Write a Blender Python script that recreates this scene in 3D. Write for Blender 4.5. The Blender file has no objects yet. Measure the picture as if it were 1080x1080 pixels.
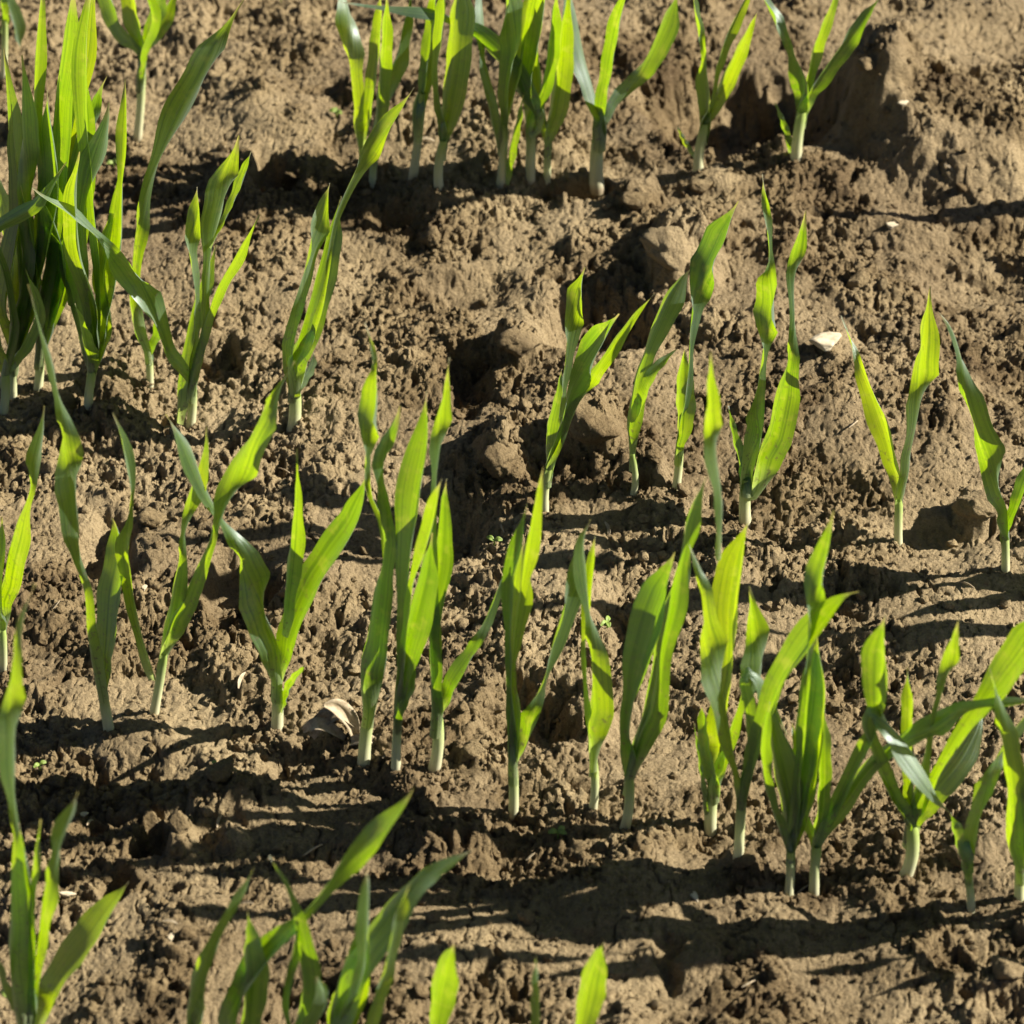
import bpy, math, random
import numpy as np
from mathutils import Vector

# ------------------------------------------------------------------ camera, world, sun, exposure
scene = bpy.context.scene
C = scene.collection
PITCH = math.radians(38.0)
DIST = 1.30
WIDTH = 0.36                                   # metres across the picture at the look-at point
FOV = 2 * math.atan(WIDTH / 2 / DIST)
SUN_AZ = math.radians(5.0)                    # from +X (right) turned towards +Y (away from camera)
SUN_EL = math.radians(34.5)
SUN = np.array([math.cos(SUN_EL) * math.cos(SUN_AZ), math.cos(SUN_EL) * math.sin(SUN_AZ), math.sin(SUN_EL)])

cam_d = bpy.data.cameras.new('camera'); cam = bpy.data.objects.new('camera', cam_d); C.objects.link(cam)
CAM = np.array([0.0, -DIST * math.cos(PITCH), DIST * math.sin(PITCH)])
cam.location = CAM
cam.rotation_euler = (math.pi / 2 - PITCH, 0, 0)
cam_d.angle = FOV; cam_d.clip_start = 0.05; cam_d.clip_end = 200
cam_d.dof.use_dof = True; cam_d.dof.focus_distance = DIST - 0.03; cam_d.dof.aperture_fstop = 20.0
scene.camera = cam
scene.render.resolution_x = 1024; scene.render.resolution_y = 1024
scene.render.engine = 'CYCLES'; scene.cycles.diffuse_bounces = 1; scene.cycles.max_bounces = 8

w = bpy.data.worlds.new('World'); scene.world = w; w.use_nodes = True
nt = w.node_tree
bg = nt.nodes['Background']; sky = nt.nodes.new('ShaderNodeTexSky'); sky.sky_type = 'NISHITA'
sky.sun_disc = False; sky.air_density = .3; sky.dust_density = .4; sky.ozone_density = .3; sky.sun_elevation = SUN_EL; sky.sun_rotation = math.pi / 2 - SUN_AZ
nt.links.new(sky.outputs['Color'], bg.inputs['Color']); bg.inputs['Strength'].default_value = 0.05

sd = bpy.data.lights.new('sun', 'SUN'); so = bpy.data.objects.new('sun', sd); C.objects.link(so)
sd.energy = 5.0; sd.angle = math.radians(0.5); sd.color = (1.0, 0.93, 0.82)
so.rotation_euler = Vector(SUN).to_track_quat('Z', 'Y').to_euler(); so.location = SUN * 3

vs = scene.view_settings
vs.view_transform = 'Standard'; vs.look = 'None'; vs.gamma = 1; vs.use_curve_mapping = False; vs.exposure = 1.30

random.seed(7); rng = np.random.default_rng(11)
FWD = np.array([0, math.cos(PITCH), -math.sin(PITCH)]); UP = np.array([0, math.sin(PITCH), math.cos(PITCH)]); RT = np.array([1.0, 0, 0])
TF = math.tan(FOV / 2)
PXM = 1080 / WIDTH                             # photo pixels per metre at the look-at distance

def ray(px, py):
    return FWD + RT * ((px - 540) / 540 * TF) + UP * ((540 - py) / 540 * TF)
def at_z(px, py, z=0.0):
    d = ray(px, py); return CAM + d * ((z - CAM[2]) / d[2])
def at_y(px, py, y):
    d = ray(px, py); return CAM + d * ((y - CAM[1]) / d[1])

# ------------------------------------------------------------------ noise
def _h(ix, iy, seed):
    n = (ix.astype(np.int64) * 374761393 + iy.astype(np.int64) * 668265263 + seed * 1442695041) & 0xffffffff
    n = ((n ^ (n >> 13)) * 1274126177) & 0xffffffff
    n = ((n ^ (n >> 15)) * 2246822519) & 0xffffffff
    return ((n ^ (n >> 16)) & 0xffffff).astype(np.float32) / 16777216.0
def perlin(x, y, s, seed):
    x = x / s + 1000.37; y = y / s + 1000.71
    ix = np.floor(x); iy = np.floor(y); fx = (x - ix).astype(np.float32); fy = (y - iy).astype(np.float32)
    u = fx * fx * fx * (fx * (fx * 6 - 15) + 10); v = fy * fy * fy * (fy * (fy * 6 - 15) + 10)
    def g(dx, dy):
        a = _h(ix + dx, iy + dy, seed) * 6.2831853
        return np.cos(a) * (fx - dx) + np.sin(a) * (fy - dy)
    n0 = g(0, 0) * (1 - u) + g(1, 0) * u; n1 = g(0, 1) * (1 - u) + g(1, 1) * u
    return (n0 * (1 - v) + n1 * v) * 1.5
def lumps(x, y, cell, seed, dens=1.0, rmin=.3, rmax=.75):
    """union of half-buried rounded crumbs, one per cell; height in units of the cell"""
    x = x / cell + 500.3; y = y / cell + 500.9
    ix = np.floor(x); iy = np.floor(y); out = np.zeros(x.shape, np.float32)
    for dx in (-1, 0, 1):
        for dy in (-1, 0, 1):
            cx = ix + dx; cy = iy + dy
            px = cx + _h(cx, cy, seed); py = cy + _h(cx, cy, seed + 1); r = rmin + (rmax - rmin) * _h(cx, cy, seed + 2) ** 2
            r = np.where(_h(cx, cy, seed + 3) < dens, r, 0)
            q = r * r - (x - px) ** 2 - (y - py) ** 2
            out = np.maximum(out, np.sqrt(np.maximum(q, 0)) * .9)
    return out
def sst(a, b, x):
    t = np.clip((x - a) / (b - a), 0, 1); return t * t * (3 - 2 * t)

# relief that can be made out, plus a lip added for its shadow: px, py in the photo (foot on level ground), radii mm, height mm, flatness 0..1
RELIEF = [
    (1010, 130, 44, 56, 20, .9), (922, 112, 17, 34, 21, .8), (905, 150, 14, 12, 5, .3), (1060, 215, 34, 22, 5, .9), (940, 250, 30, 9, 4, .6),  # narrow bump on the mound's left: added lip, raised to shade the hollow
    (1010, 275, 30, 8, 4, .5), (900, 320, 18, 14, 4, .3),
    (780, 118, 40, 38, -25, .85), (850, 100, 14, 28, -6, .8),
    (722, 285, 16, 20, 16, .6), (672, 225, 13, 9, 9, .4), (745, 205, 18, 10, 5, .3),
    (635, 345, 25, 24, -19, .75), (498, 410, 10, 20, -11, .6), (478, 545, 14, 20, -10, .5), (590, 500, 13, 12, -9, .7),
    (548, 375, 11, 14, 9, .5), (528, 480, 9, 16, 7, .4), (628, 465, 13, 14, 12, .6), (560, 300, 14, 12, 4, .4),
    (1032, 545, 9, 11, 13, .6), (968, 560, 17, 10, -3, .4), (690, 500, 6, 12, 6, .4), (810, 350, 16, 14, 3, .3),
    (560, 745, 17, 20, -14, .8), (625, 740, 12, 16, 4, .4), (488, 760, 6, 8, 5, .3), (505, 795, 4, 5, 4, .3),
    (248, 610, 14, 22, -12, .8), (330, 600, 14, 16, 3, .3), (112, 565, 10, 20, -12, .8), (162, 570, 9, 16, 4, .4),
    (60, 470, 16, 12, -4, .4), (232, 375, 11, 12, -11, .8), (270, 375, 8, 8, 5, .4), (285, 195, 10, 14, -11, .8), (330, 180, 10, 14, 5, .4),
    (200, 190, 14, 16, -5, .4), (170, 800, 26, 8, -4, .5), (235, 835, 18, 12, 4, .3), (330, 790, 16, 8, -3, .4), (190, 880, 7, 9, 6, .4), (245, 880, 6, 8, 5, .4),
    (125, 925, 5, 7, -9, .8), (160, 875, 7, 8, -9, .8), (425, 240, 14, 14, -9, .7), (470, 290, 18, 10, 5, .4), (620, 212, 24, 8, -8, .7),
    (480, 320, 20, 8, -4, .4), (880, 560, 14, 6, 3, .4), (905, 620, 16, 6, -3, .5), (800, 585, 10, 5, 3, .3), (650, 650, 8, 12, -5, .4),
    (1000, 1010, 10, 8, -4, .4), (1050, 1030, 18, 8, 4, .4), (750, 880, 14, 8, -4, .4), (785, 905, 10, 6, 5, .4), (1040, 890, 12, 14, 4, .4), (1010, 690, 12, 8, -2, .4),
    (705, 1010, 5, 14, -6, .4), (745, 1000, 6, 10, 3, .4), (400, 150, 16, 14, 3, .3), (1020, 110, 6, 8, -6, .4), (920, 85, 5, 7, -6, .4), (830, 270, 12, 14, 4, .3),
    (910, 370, 12, 12, -2, .3), (1000, 420, 20, 20, 3, .3), (60, 720, 20, 14, 3, .3), (360, 420, 20, 20, 3, .3), (420, 880, 50, 10, 3, .5), (350, 990, 40, 14, 2, .4), (560, 900, 60, 12, -3, .5),
]
REL = []
for px, py, rx, ry, hh, fl in RELIEF:
    p = at_z(px, py); REL.append((p[0], p[1], rx / 1000, ry / 1000, hh / 1000, fl))

CRUST = []                                     # smooth dried crust: px, py, radii mm
for px, py, rx, ry in [(1060, 200, 42, 26), (960, 50, 60, 34), (1010, 635, 32, 22), (830, 965, 40, 14), (300, 980, 45, 22), (640, 1010, 28, 14), (110, 980, 16, 22), (340, 300, 24, 20), (60, 330, 30, 22),
                       (900, 470, 24, 18), (130, 720, 22, 12), (590, 610, 20, 12), (440, 60, 40, 24), (620, 960, 30, 12), (720, 400, 20, 14)]:
    p = at_z(px, py); CRUST.append((p[0], p[1], rx / 1000, ry / 1000))
def crumbly(x, y):
    q = perlin(x, y, .05, 5) + .45 * perlin(x, y, .013, 6) + .12
    for cx, cy, rx, ry in CRUST: q = q - .75 * np.exp(-(((x - cx) / rx) ** 2 + ((y - cy) / ry) ** 2) ** 2)
    return sst(-.28, .28, q)
def height(x, y):
    x = np.asarray(x, np.float64); y = np.asarray(y, np.float64)
    wx = perlin(x, y, .011, 21) * .0035 + perlin(x, y, .0037, 22) * .0012
    wy = perlin(x, y, .011, 23) * .0035 + perlin(x, y, .0037, 24) * .0012
    X = x + wx; Y = y + wy
    z = perlin(x, y, .33, 1) * .010 + perlin(x, y, .085, 2) * .006 + perlin(X, Y, .036, 3) * .0045
    crumb = crumbly(x, y)                                                          # 0 = smooth crust, 1 = crumbly
    sel = (np.abs(x) < .4) & (np.abs(y) < .6)
    rel = np.zeros(x.shape)
    for cx, cy, rx, ry, hh, fl in REL:
        m = sel & (np.abs(x - cx) < rx * 1.7) & (np.abs(y - cy) < ry * 1.7)
        if not m.any(): continue
        d = np.hypot((X[m] - cx) / rx, (Y[m] - cy) / ry)
        e1 = 1 - .65 * fl
        rel[m] += hh * (1 - sst(1 - e1, 1 + .15, d))
    z = z + rel
    z += perlin(X, Y, .018, 7) * .0025 * (.45 + crumb)
    z += (1 - np.abs(perlin(X, Y, .0085, 8)) * 2) * .0009 * (.2 + crumb)
    l1 = lumps(X, Y, .013, 30, .22) * .013 * .50
    l2 = lumps(X, Y, .0046, 40, .42) * .0046 * .60
    l3 = lumps(x, y, .0024, 50, .8) * .0024 * .75
    z += l1 * crumb + l2 * (.06 + .94 * crumb) + l3 * (.10 + .90 * crumb)
    pit = sst(.40, .56, perlin(X, Y, .0075, 61)) * (.15 + .85 * crumb)
    z -= pit * .0038
    z -= sst(.33, .46, perlin(x, y, .0034, 62)) * .0018 * (.2 + .8 * crumb)
    z -= sst(.26, .40, perlin(x, y, .0021, 63)) * .0012 * (.4 + .6 * crumb)
    z += perlin(x, y, .0020, 9) * .00028 + perlin(x, y, .0011, 10) * .00032
    # shrinkage cracks on the crusted part
    ck = np.abs(perlin(X, Y, .045, 70) + .25 * perlin(x, y, .009, 71))
    z -= (1 - sst(0, .022, ck)) * .0022 * (1 - crumb)
    return z

# ------------------------------------------------------------------ materials
def nodes(name):
    m = bpy.data.materials.new(name); m.use_nodes = True; t = m.node_tree; t.nodes.clear()
    out = t.nodes.new('ShaderNodeOutputMaterial'); return m, t, out
def N(t, kind, **kw):
    n = t.nodes.new(kind)
    for k, v in kw.items():
        if k in n.inputs: n.inputs[k].default_value = v
        else: setattr(n, k, v)
    return n
def ramp(t, fac, stops):
    r = t.nodes.new('ShaderNodeValToRGB'); e = r.color_ramp.elements
    while len(e) < len(stops): e.new(.5)
    for i, (p, c) in enumerate(stops):
        e[i].position = p; e[i].color = (*c, 1) if len(c) == 3 else c
    t.links.new(fac, r.inputs['Fac']); return r.outputs['Color']
def mixc(t, fac, a, b, mode='MIX'):
    n = t.nodes.new('ShaderNodeMix'); n.data_type = 'RGBA'; n.blend_type = mode
    for s, v in ((n.inputs[0], fac), (n.inputs[6], a), (n.inputs[7], b)):
        if hasattr(v, 'is_linked'): t.links.new(v, s)
        else: s.default_value = v if not isinstance(v, tuple) or len(v) == 4 else (*v, 1)
    return n.outputs[2]
def noise(t, vec, scale, detail=4, rough=.6):
    n = N(t, 'ShaderNodeTexNoise', Scale=scale, Detail=detail, Roughness=rough); t.links.new(vec, n.inputs['Vector']); return n.outputs['Fac']

def soil_material(name, lift=1.0):
    m, t, out = nodes(name)
    geo = N(t, 'ShaderNodeNewGeometry'); P = geo.outputs['Position']
    k = lambda c: tuple(min(1, v * lift) for v in c)
    c1 = ramp(t, noise(t, P, 26, 6, .62), [(.34, k((.105, .071, .032))), (.49, k((.218, .159, .078))), (.62, k((.325, .248, .132)))])
    dry = noise(t, P, 8, 3, .5); c1 = mixc(t, ramp(t, dry, [(.46, (0, 0, 0)), (.64, (.7, .7, .7))]), c1, k((.355, .275, .155)))
    c1 = mixc(t, ramp(t, dry, [(.34, (.6, .6, .6)), (.50, (0, 0, 0))]), c1, k((.120, .080, .040)))   # damp dark patches   # pale dried crust
    at = N(t, 'ShaderNodeAttribute'); at.attribute_name = 'crust'
    fm = N(t, 'ShaderNodeMath', operation='MULTIPLY'); t.links.new(at.outputs['Fac'], fm.inputs[0]); t.links.new(noise(t, P, 60, 4), fm.inputs[1])
    c1 = mixc(t, ramp(t, fm.outputs[0], [(.15, (0, 0, 0)), (.55, (.42, .42, .42))]), c1, k((.36, .280, .162)))   # dried crust is paler than loose crumbs
    c2 = ramp(t, noise(t, P, 420, 6, .7), [(.30, (.55, .53, .50)), (.50, (1, 1, 1)), (.72, (1.0, 1.0, 1.0))])
    c = mixc(t, .8, c1, c2, 'MULTIPLY')
    c3 = ramp(t, noise(t, P, 1500, 3, .7), [(.30, (.60, .57, .54)), (.52, (1, 1, 1))])
    c = mixc(t, .6, c, c3, 'MULTIPLY')
    fleck = ramp(t, noise(t, P, 800, 2, .5), [(.70, (0, 0, 0)), (.76, (1, 1, 1))])
    c = mixc(t, fleck, c, k((.38, .30, .18)))
    b = N(t, 'ShaderNodeBsdfPrincipled', Roughness=.93); b.inputs['Specular IOR Level'].default_value = .25
    t.links.new(c, b.inputs['Base Color'])
    n1 = noise(t, P, 900, 5, .7); bp = N(t, 'ShaderNodeBump', Strength=1.0, Distance=.0016); t.links.new(n1, bp.inputs['Height'])
    vo = N(t, 'ShaderNodeTexVoronoi', Scale=700.0); t.links.new(P, vo.inputs['Vector'])
    bp2 = N(t, 'ShaderNodeBump', Strength=.5, Distance=.0008); t.links.new(vo.outputs['Distance'], bp2.inputs['Height']); bp2.invert = True
    t.links.new(bp.outputs['Normal'], bp2.inputs['Normal']); t.links.new(bp2.outputs['Normal'], b.inputs['Normal'])
    t.links.new(b.outputs[0], out.inputs['Surface']); return m

def leaf_material(name, refl, trans, dry=0.0):
    m, t, out = nodes(name)
    uv = N(t, 'ShaderNodeUVMap'); uv.uv_map = 'UVMap'
    sep = N(t, 'ShaderNodeSeparateXYZ'); t.links.new(uv.outputs[0], sep.inputs[0])
    U, V = sep.outputs['X'], sep.outputs['Y']
    # long veins: noise stretched along the blade
    mp = N(t, 'ShaderNodeMapping'); mp.inputs['Scale'].default_value = (16, .7, 1); t.links.new(uv.outputs[0], mp.inputs['Vector'])
    oi = N(t, 'ShaderNodeObjectInfo'); ad = N(t, 'ShaderNodeVectorMath', operation='ADD')
    t.links.new(mp.outputs[0], ad.inputs[0])
    mu = N(t, 'ShaderNodeMath', operation='MULTIPLY'); mu.inputs[1].default_value = 37.0; t.links.new(oi.outputs['Random'], mu.inputs[0])
    t.links.new(mu.outputs[0], ad.inputs[1])
    vn = noise(t, ad.outputs[0], 1.0, 2, .5)
    vein = ramp(t, vn, [(.34, (.46, .56, .42)), (.50, (.95, .96, .9)), (.64, (1.0, 1.0, 1.0))])
    # midrib a little paler
    mr = N(t, 'ShaderNodeMath', operation='SUBTRACT'); mr.inputs[1].default_value = .5; t.links.new(U, mr.inputs[0])
    ab = N(t, 'ShaderNodeMath', operation='ABSOLUTE'); t.links.new(mr.outputs[0], ab.inputs[0])
    rib = ramp(t, ab.outputs[0], [(0, (1, 1, 1)), (.045, (0, 0, 0))])
    big = noise(t, N(t, 'ShaderNodeNewGeometry').outputs['Position'], 70, 3)
    hue = ramp(t, big, [(.3, (.80, .90, .8)), (.7, (1.0, 1.0, 1.0))])
    rnd = ramp(t, oi.outputs['Random'], [(0, (.66, .78, .75)), (.5, (.90, .95, .9)), (1, (1.0, 1.0, 1.0))])
    mp2 = N(t, 'ShaderNodeMapping'); mp2.inputs['Scale'].default_value = (46, 1.6, 1); t.links.new(uv.outputs[0], mp2.inputs['Vector'])
    fn = noise(t, mp2.outputs[0], 1.0, 2, .5); fine = ramp(t, fn, [(.38, (.60, .68, .55)), (.56, (1, 1, 1))])
    def tint(c):
        c = mixc(t, .6, c, fine, 'MULTIPLY')
        c = mixc(t, .8, c, vein, 'MULTIPLY'); c = mixc(t, .8, c, hue, 'MULTIPLY'); c = mixc(t, .9, c, rnd, 'MULTIPLY'); return c
    grow = ramp(t, V, [(0, (1, 1, 1)), (.16, (0, 0, 0))])           # the blade's foot is paler (real pigment)
    tip = ramp(t, V, [(.93, (0, 0, 0)), (.985, (1, 1, 1))])
    rc = mixc(t, grow, tint((*refl, 1)), (.50, .58, .27, 1)); rc = mixc(t, rib, rc, (.22, .30, .12, 1))
    tc = mixc(t, grow, tint((*trans, 1)), (.48, .56, .18, 1)); 
    rc = mixc(t, tip, rc, (.42, .36, .14, 1)); tc = mixc(t, tip, tc, (.42, .36, .10, 1)); tc = mixc(t, rib, tc, tint((trans[0] * .75, trans[1] * .8, trans[2], 1)))
    P2 = N(t, 'ShaderNodeNewGeometry').outputs['Position']
    dust = ramp(t, noise(t, P2, 520, 4, .7), [(.575, (0, 0, 0)), (.63, (.85, .85, .85))]); dust = mixc(t, ramp(t, V, [(.1, (1, 1, 1)), (.55, (.3, .3, .3))]), (0, 0, 0, 1), dust)
    rc = mixc(t, dust, rc, (.26, .20, .12, 1)); tc = mixc(t, dust, tc, (.12, .10, .03, 1))
    pale = ramp(t, noise(t, P2, 190, 3), [(.55, (0, 0, 0)), (.72, (.45, .45, .45))]); tc = mixc(t, pale, tc, (.52, .55, .05, 1))
    bp = N(t, 'ShaderNodeBump', Strength=.5, Distance=.0005); t.links.new(vn, bp.inputs['Height'])
    d = N(t, 'ShaderNodeBsdfDiffuse'); t.links.new(rc, d.inputs['Color']); t.links.new(bp.outputs[0], d.inputs['Normal'])
    tr = N(t, 'ShaderNodeBsdfTranslucent'); t.links.new(tc, tr.inputs['Color'])
    mx = N(t, 'ShaderNodeMixShader'); mx.inputs[0].default_value = .72
    t.links.new(d.outputs[0], mx.inputs[1]); t.links.new(tr.outputs[0], mx.inputs[2])
    gl = N(t, 'ShaderNodeBsdfGlossy', Roughness=.50); gl.inputs['Color'].default_value = (.85, .95, .95, 1); t.links.new(bp.outputs[0], gl.inputs['Normal'])
    ge = N(t, 'ShaderNodeNewGeometry'); dt = N(t, 'ShaderNodeVectorMath', operation='DOT_PRODUCT')   # two-sided gloss, stronger at grazing view
    t.links.new(ge.outputs['Incoming'], dt.inputs[0]); t.links.new(ge.outputs['Normal'], dt.inputs[1])
    ab2 = N(t, 'ShaderNodeMath', operation='ABSOLUTE'); t.links.new(dt.outputs['Value'], ab2.inputs[0])
    om = N(t, 'ShaderNodeMath', operation='SUBTRACT'); om.inputs[0].default_value = 1.0; t.links.new(ab2.outputs[0], om.inputs[1])
    pw = N(t, 'ShaderNodeMath', operation='POWER'); pw.inputs[1].default_value = 3.0; t.links.new(om.outputs[0], pw.inputs[0])
    fm = N(t, 'ShaderNodeMath', operation='MULTIPLY_ADD'); fm.inputs[1].default_value = .30; fm.inputs[2].default_value = .085; t.links.new(pw.outputs[0], fm.inputs[0])
    m2 = N(t, 'ShaderNodeMixShader'); t.links.new(fm.outputs[0], m2.inputs[0]); t.links.new(mx.outputs[0], m2.inputs[1]); t.links.new(gl.outputs[0], m2.inputs[2])
    t.links.new(m2.outputs[0], out.inputs['Surface']); return m

def stem_material():
    m, t, out = nodes('stem')
    uv = N(t, 'ShaderNodeUVMap'); uv.uv_map = 'UVMap'
    sep = N(t, 'ShaderNodeSeparateXYZ'); t.links.new(uv.outputs[0], sep.inputs[0])
    c = ramp(t, sep.outputs['Y'], [(0, (.38, .32, .20)), (.07, (.46, .37, .25)), (.17, (.74, .71, .48)), (.45, (.70, .72, .42)), (.95, (.42, .54, .14))])
    mp = N(t, 'ShaderNodeMapping'); mp.inputs['Scale'].default_value = (14, .8, 1); t.links.new(uv.outputs[0], mp.inputs['Vector'])
    st = ramp(t, noise(t, mp.outputs[0], 1.5, 3), [(.35, (.74, .78, .66)), (.6, (1, 1, 1))])
    c = mixc(t, .8, c, st, 'MULTIPLY')
    d = N(t, 'ShaderNodeBsdfPrincipled', Roughness=.45); t.links.new(c, d.inputs['Base Color'])
    tr = N(t, 'ShaderNodeBsdfTranslucent'); t.links.new(c, tr.inputs['Color'])
    mx = N(t, 'ShaderNodeMixShader'); mx.inputs[0].default_value = .3
    t.links.new(d.outputs[0], mx.inputs[1]); t.links.new(tr.outputs[0], mx.inputs[2]); t.links.new(mx.outputs[0], out.inputs['Surface']); return m

def plain(name, col, col2, scale=400, rough=.7, transl=0):
    m, t, out = nodes(name)
    P = N(t, 'ShaderNodeNewGeometry').outputs['Position']
    n = noise(t, P, scale, 5, .65); c = ramp(t, n, [(.35, col2), (.62, col)])
    b = N(t, 'ShaderNodeBsdfPrincipled', Roughness=rough); t.links.new(c, b.inputs['Base Color'])
    bp = N(t, 'ShaderNodeBump', Strength=.6, Distance=.0006); t.links.new(n, bp.inputs['Height']); t.links.new(bp.outputs[0], b.inputs['Normal'])
    if transl:
        tr = N(t, 'ShaderNodeBsdfTranslucent'); t.links.new(c, tr.inputs['Color'])
        mx = N(t, 'ShaderNodeMixShader'); mx.inputs[0].default_value = transl
        t.links.new(b.outputs[0], mx.inputs[1]); t.links.new(tr.outputs[0], mx.inputs[2]); t.links.new(mx.outputs[0], out.inputs['Surface'])
    else: t.links.new(b.outputs[0], out.inputs['Surface'])
    return m

M_SOIL = soil_material('dry_soil')
M_LEAF = [leaf_material('leaf_green', (.115, .205, .062), (.44, .57, .003)),
          leaf_material('leaf_deep_green', (.095, .180, .058), (.33, .48, .003)),
          leaf_material('leaf_yellow_green', (.120, .205, .056), (.48, .58, .003))]
M_STEM = stem_material()
M_STONE = plain('pale_stone', (.60, .52, .36), (.38, .31, .20), 300, .8)
M_STRAW = plain('dry_straw', (.58, .48, .32), (.36, .28, .17), 500, .7, .25)
M_WEED = plain('weed_leaf', (.34, .46, .10), (.26, .36, .07), 300, .5, .4)

# ------------------------------------------------------------------ mesh helpers
def mesh_np(name, V, F, mat, smooth=True, uv=None):
    """V (n,3); F (m,k) with k = 3 or 4"""
    V = np.asarray(V, np.float32); F = np.asarray(F, np.int32)
    me = bpy.data.meshes.new(name); me.vertices.add(len(V)); me.vertices.foreach_set('co', V.ravel())
    k = F.shape[1]; me.loops.add(F.size); me.loops.foreach_set('vertex_index', F.ravel())
    me.polygons.add(len(F)); me.polygons.foreach_set('loop_start', np.arange(0, F.size, k, dtype=np.int32))
    if uv is not None:
        l = me.uv_layers.new(name='UVMap'); l.data.foreach_set('uv', np.asarray(uv, np.float32)[F.ravel()].ravel())
    me.polygons.foreach_set('use_smooth', np.full(len(F), smooth))
    me.materials.append(mat); me.update(calc_edges=True); me.validate(); return me
def link(name, me, parent=None, loc=(0, 0, 0)):
    o = bpy.data.objects.new(name, me); C.objects.link(o); o.location = loc
    if parent: o.parent = parent
    return o
def tag(o, label, cat, group=None):
    o['label'] = label; o['category'] = cat
    if group: o['group'] = group
    return o
def grid_faces(nu, nv, wrap=False):
    i = np.arange(nv - 1)[:, None] * nu; j = np.arange(nu if wrap else nu - 1)[None, :]; j2 = (j + 1) % nu
    return np.stack([i + j, i + j2, i + nu + j2, i + nu + j], -1).reshape(-1, 4)

# ------------------------------------------------------------------ the ground: one sheet, fine where the photo looks, coarser outwards
def axis(a, b, step, far, growth=1.16):
    core = np.arange(a, b, step); up = []; s = step * growth; x = core[-1]
    while x < far: x += s; s *= growth; up.append(x)
    dn = []; s = step * growth; x = core[0]
    while x > -far: x -= s; s *= growth; dn.append(x)
    return np.concatenate([dn[::-1], core, up])
gx = axis(-.215, .225, .00044, 40); gy = axis(-.305, .365, .00080, 40)
GX, GY = np.meshgrid(gx, gy)
GZ = height(GX, GY)
dx_ = perlin(GX, GY, .006, 80) * .0011; dy_ = perlin(GX, GY, .006, 81) * .0011      # sideways bulge: crumbs overhang a little
near = (np.abs(GX) < .3) & (np.abs(GY) < .45)
V = np.stack([GX + dx_ * near, GY + dy_ * near, GZ], -1).reshape(-1, 3)
ground = link('ground', mesh_np('ground', V, grid_faces(len(gx), len(gy)), M_SOIL, True)); ground['kind'] = 'structure'
ca = ground.data.attributes.new('crust', 'FLOAT', 'POINT'); ca.data.foreach_set('value', (1 - crumbly(GX, GY)).astype(np.float32).ravel())
def on_ground(px, py):
    d = ray(px, py); t0 = (.04 - CAM[2]) / d[2]; t1 = (-.05 - CAM[2]) / d[2]
    ts = np.linspace(t0, t1, 500); P = CAM[None] + d[None] * ts[:, None]
    hit = np.nonzero(P[:, 2] < height(P[:, 0], P[:, 1]))[0]
    return P[hit[0]] if len(hit) else P[-1]
def hz(x, y): return float(height(np.array([x]), np.array([y]))[0])

# ------------------------------------------------------------------ seedlings
FACE = {'T': -56.0, 'M': -44.0, 'P': 60.0, 'D': 14.0}
def parse(s):
    pts = []; f = -56.0
    for tok in s.split():
        q = tok.split(',')
        if len(q) > 3: f = FACE[q[3]]
        pts.append((float(q[0]), float(q[1]), float(q[2]), f))
    return np.array(pts)
def crom(P, n):
    """Catmull-Rom through rows of P, spaced by image length"""
    L = np.concatenate([[0], np.cumsum(np.maximum(np.hypot(*(np.diff(P[:, :2], axis=0).T)), 1e-3))]); L /= L[-1]
    q = np.vstack([2 * P[0] - P[1], P, 2 * P[-1] - P[-2]]); lq = np.concatenate([[2 * L[0] - L[1]], L, [2 * L[-1] - L[-2]]])
    out = []
    for t in np.linspace(0, 1, n):
        i = min(max(np.searchsorted(L, t, side='right'), 1), len(L) - 1)
        u = (t - L[i - 1]) / (L[i] - L[i - 1])
        p0, p1, p2, p3 = q[i - 1], q[i], q[i + 1], q[i + 2]; d = L[i] - L[i - 1]
        m1 = (p2 - p0) / (lq[i + 1] - lq[i - 1]) * d; m2 = (p3 - p1) / (lq[i + 2] - lq[i]) * d
        out.append((2*u**3-3*u*u+1)*p1 + (u**3-2*u*u+u)*m1 + (-2*u**3+3*u*u)*p2 + (u**3-u*u)*m2)
    return np.array(out)
VIEW = -FWD
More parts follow.
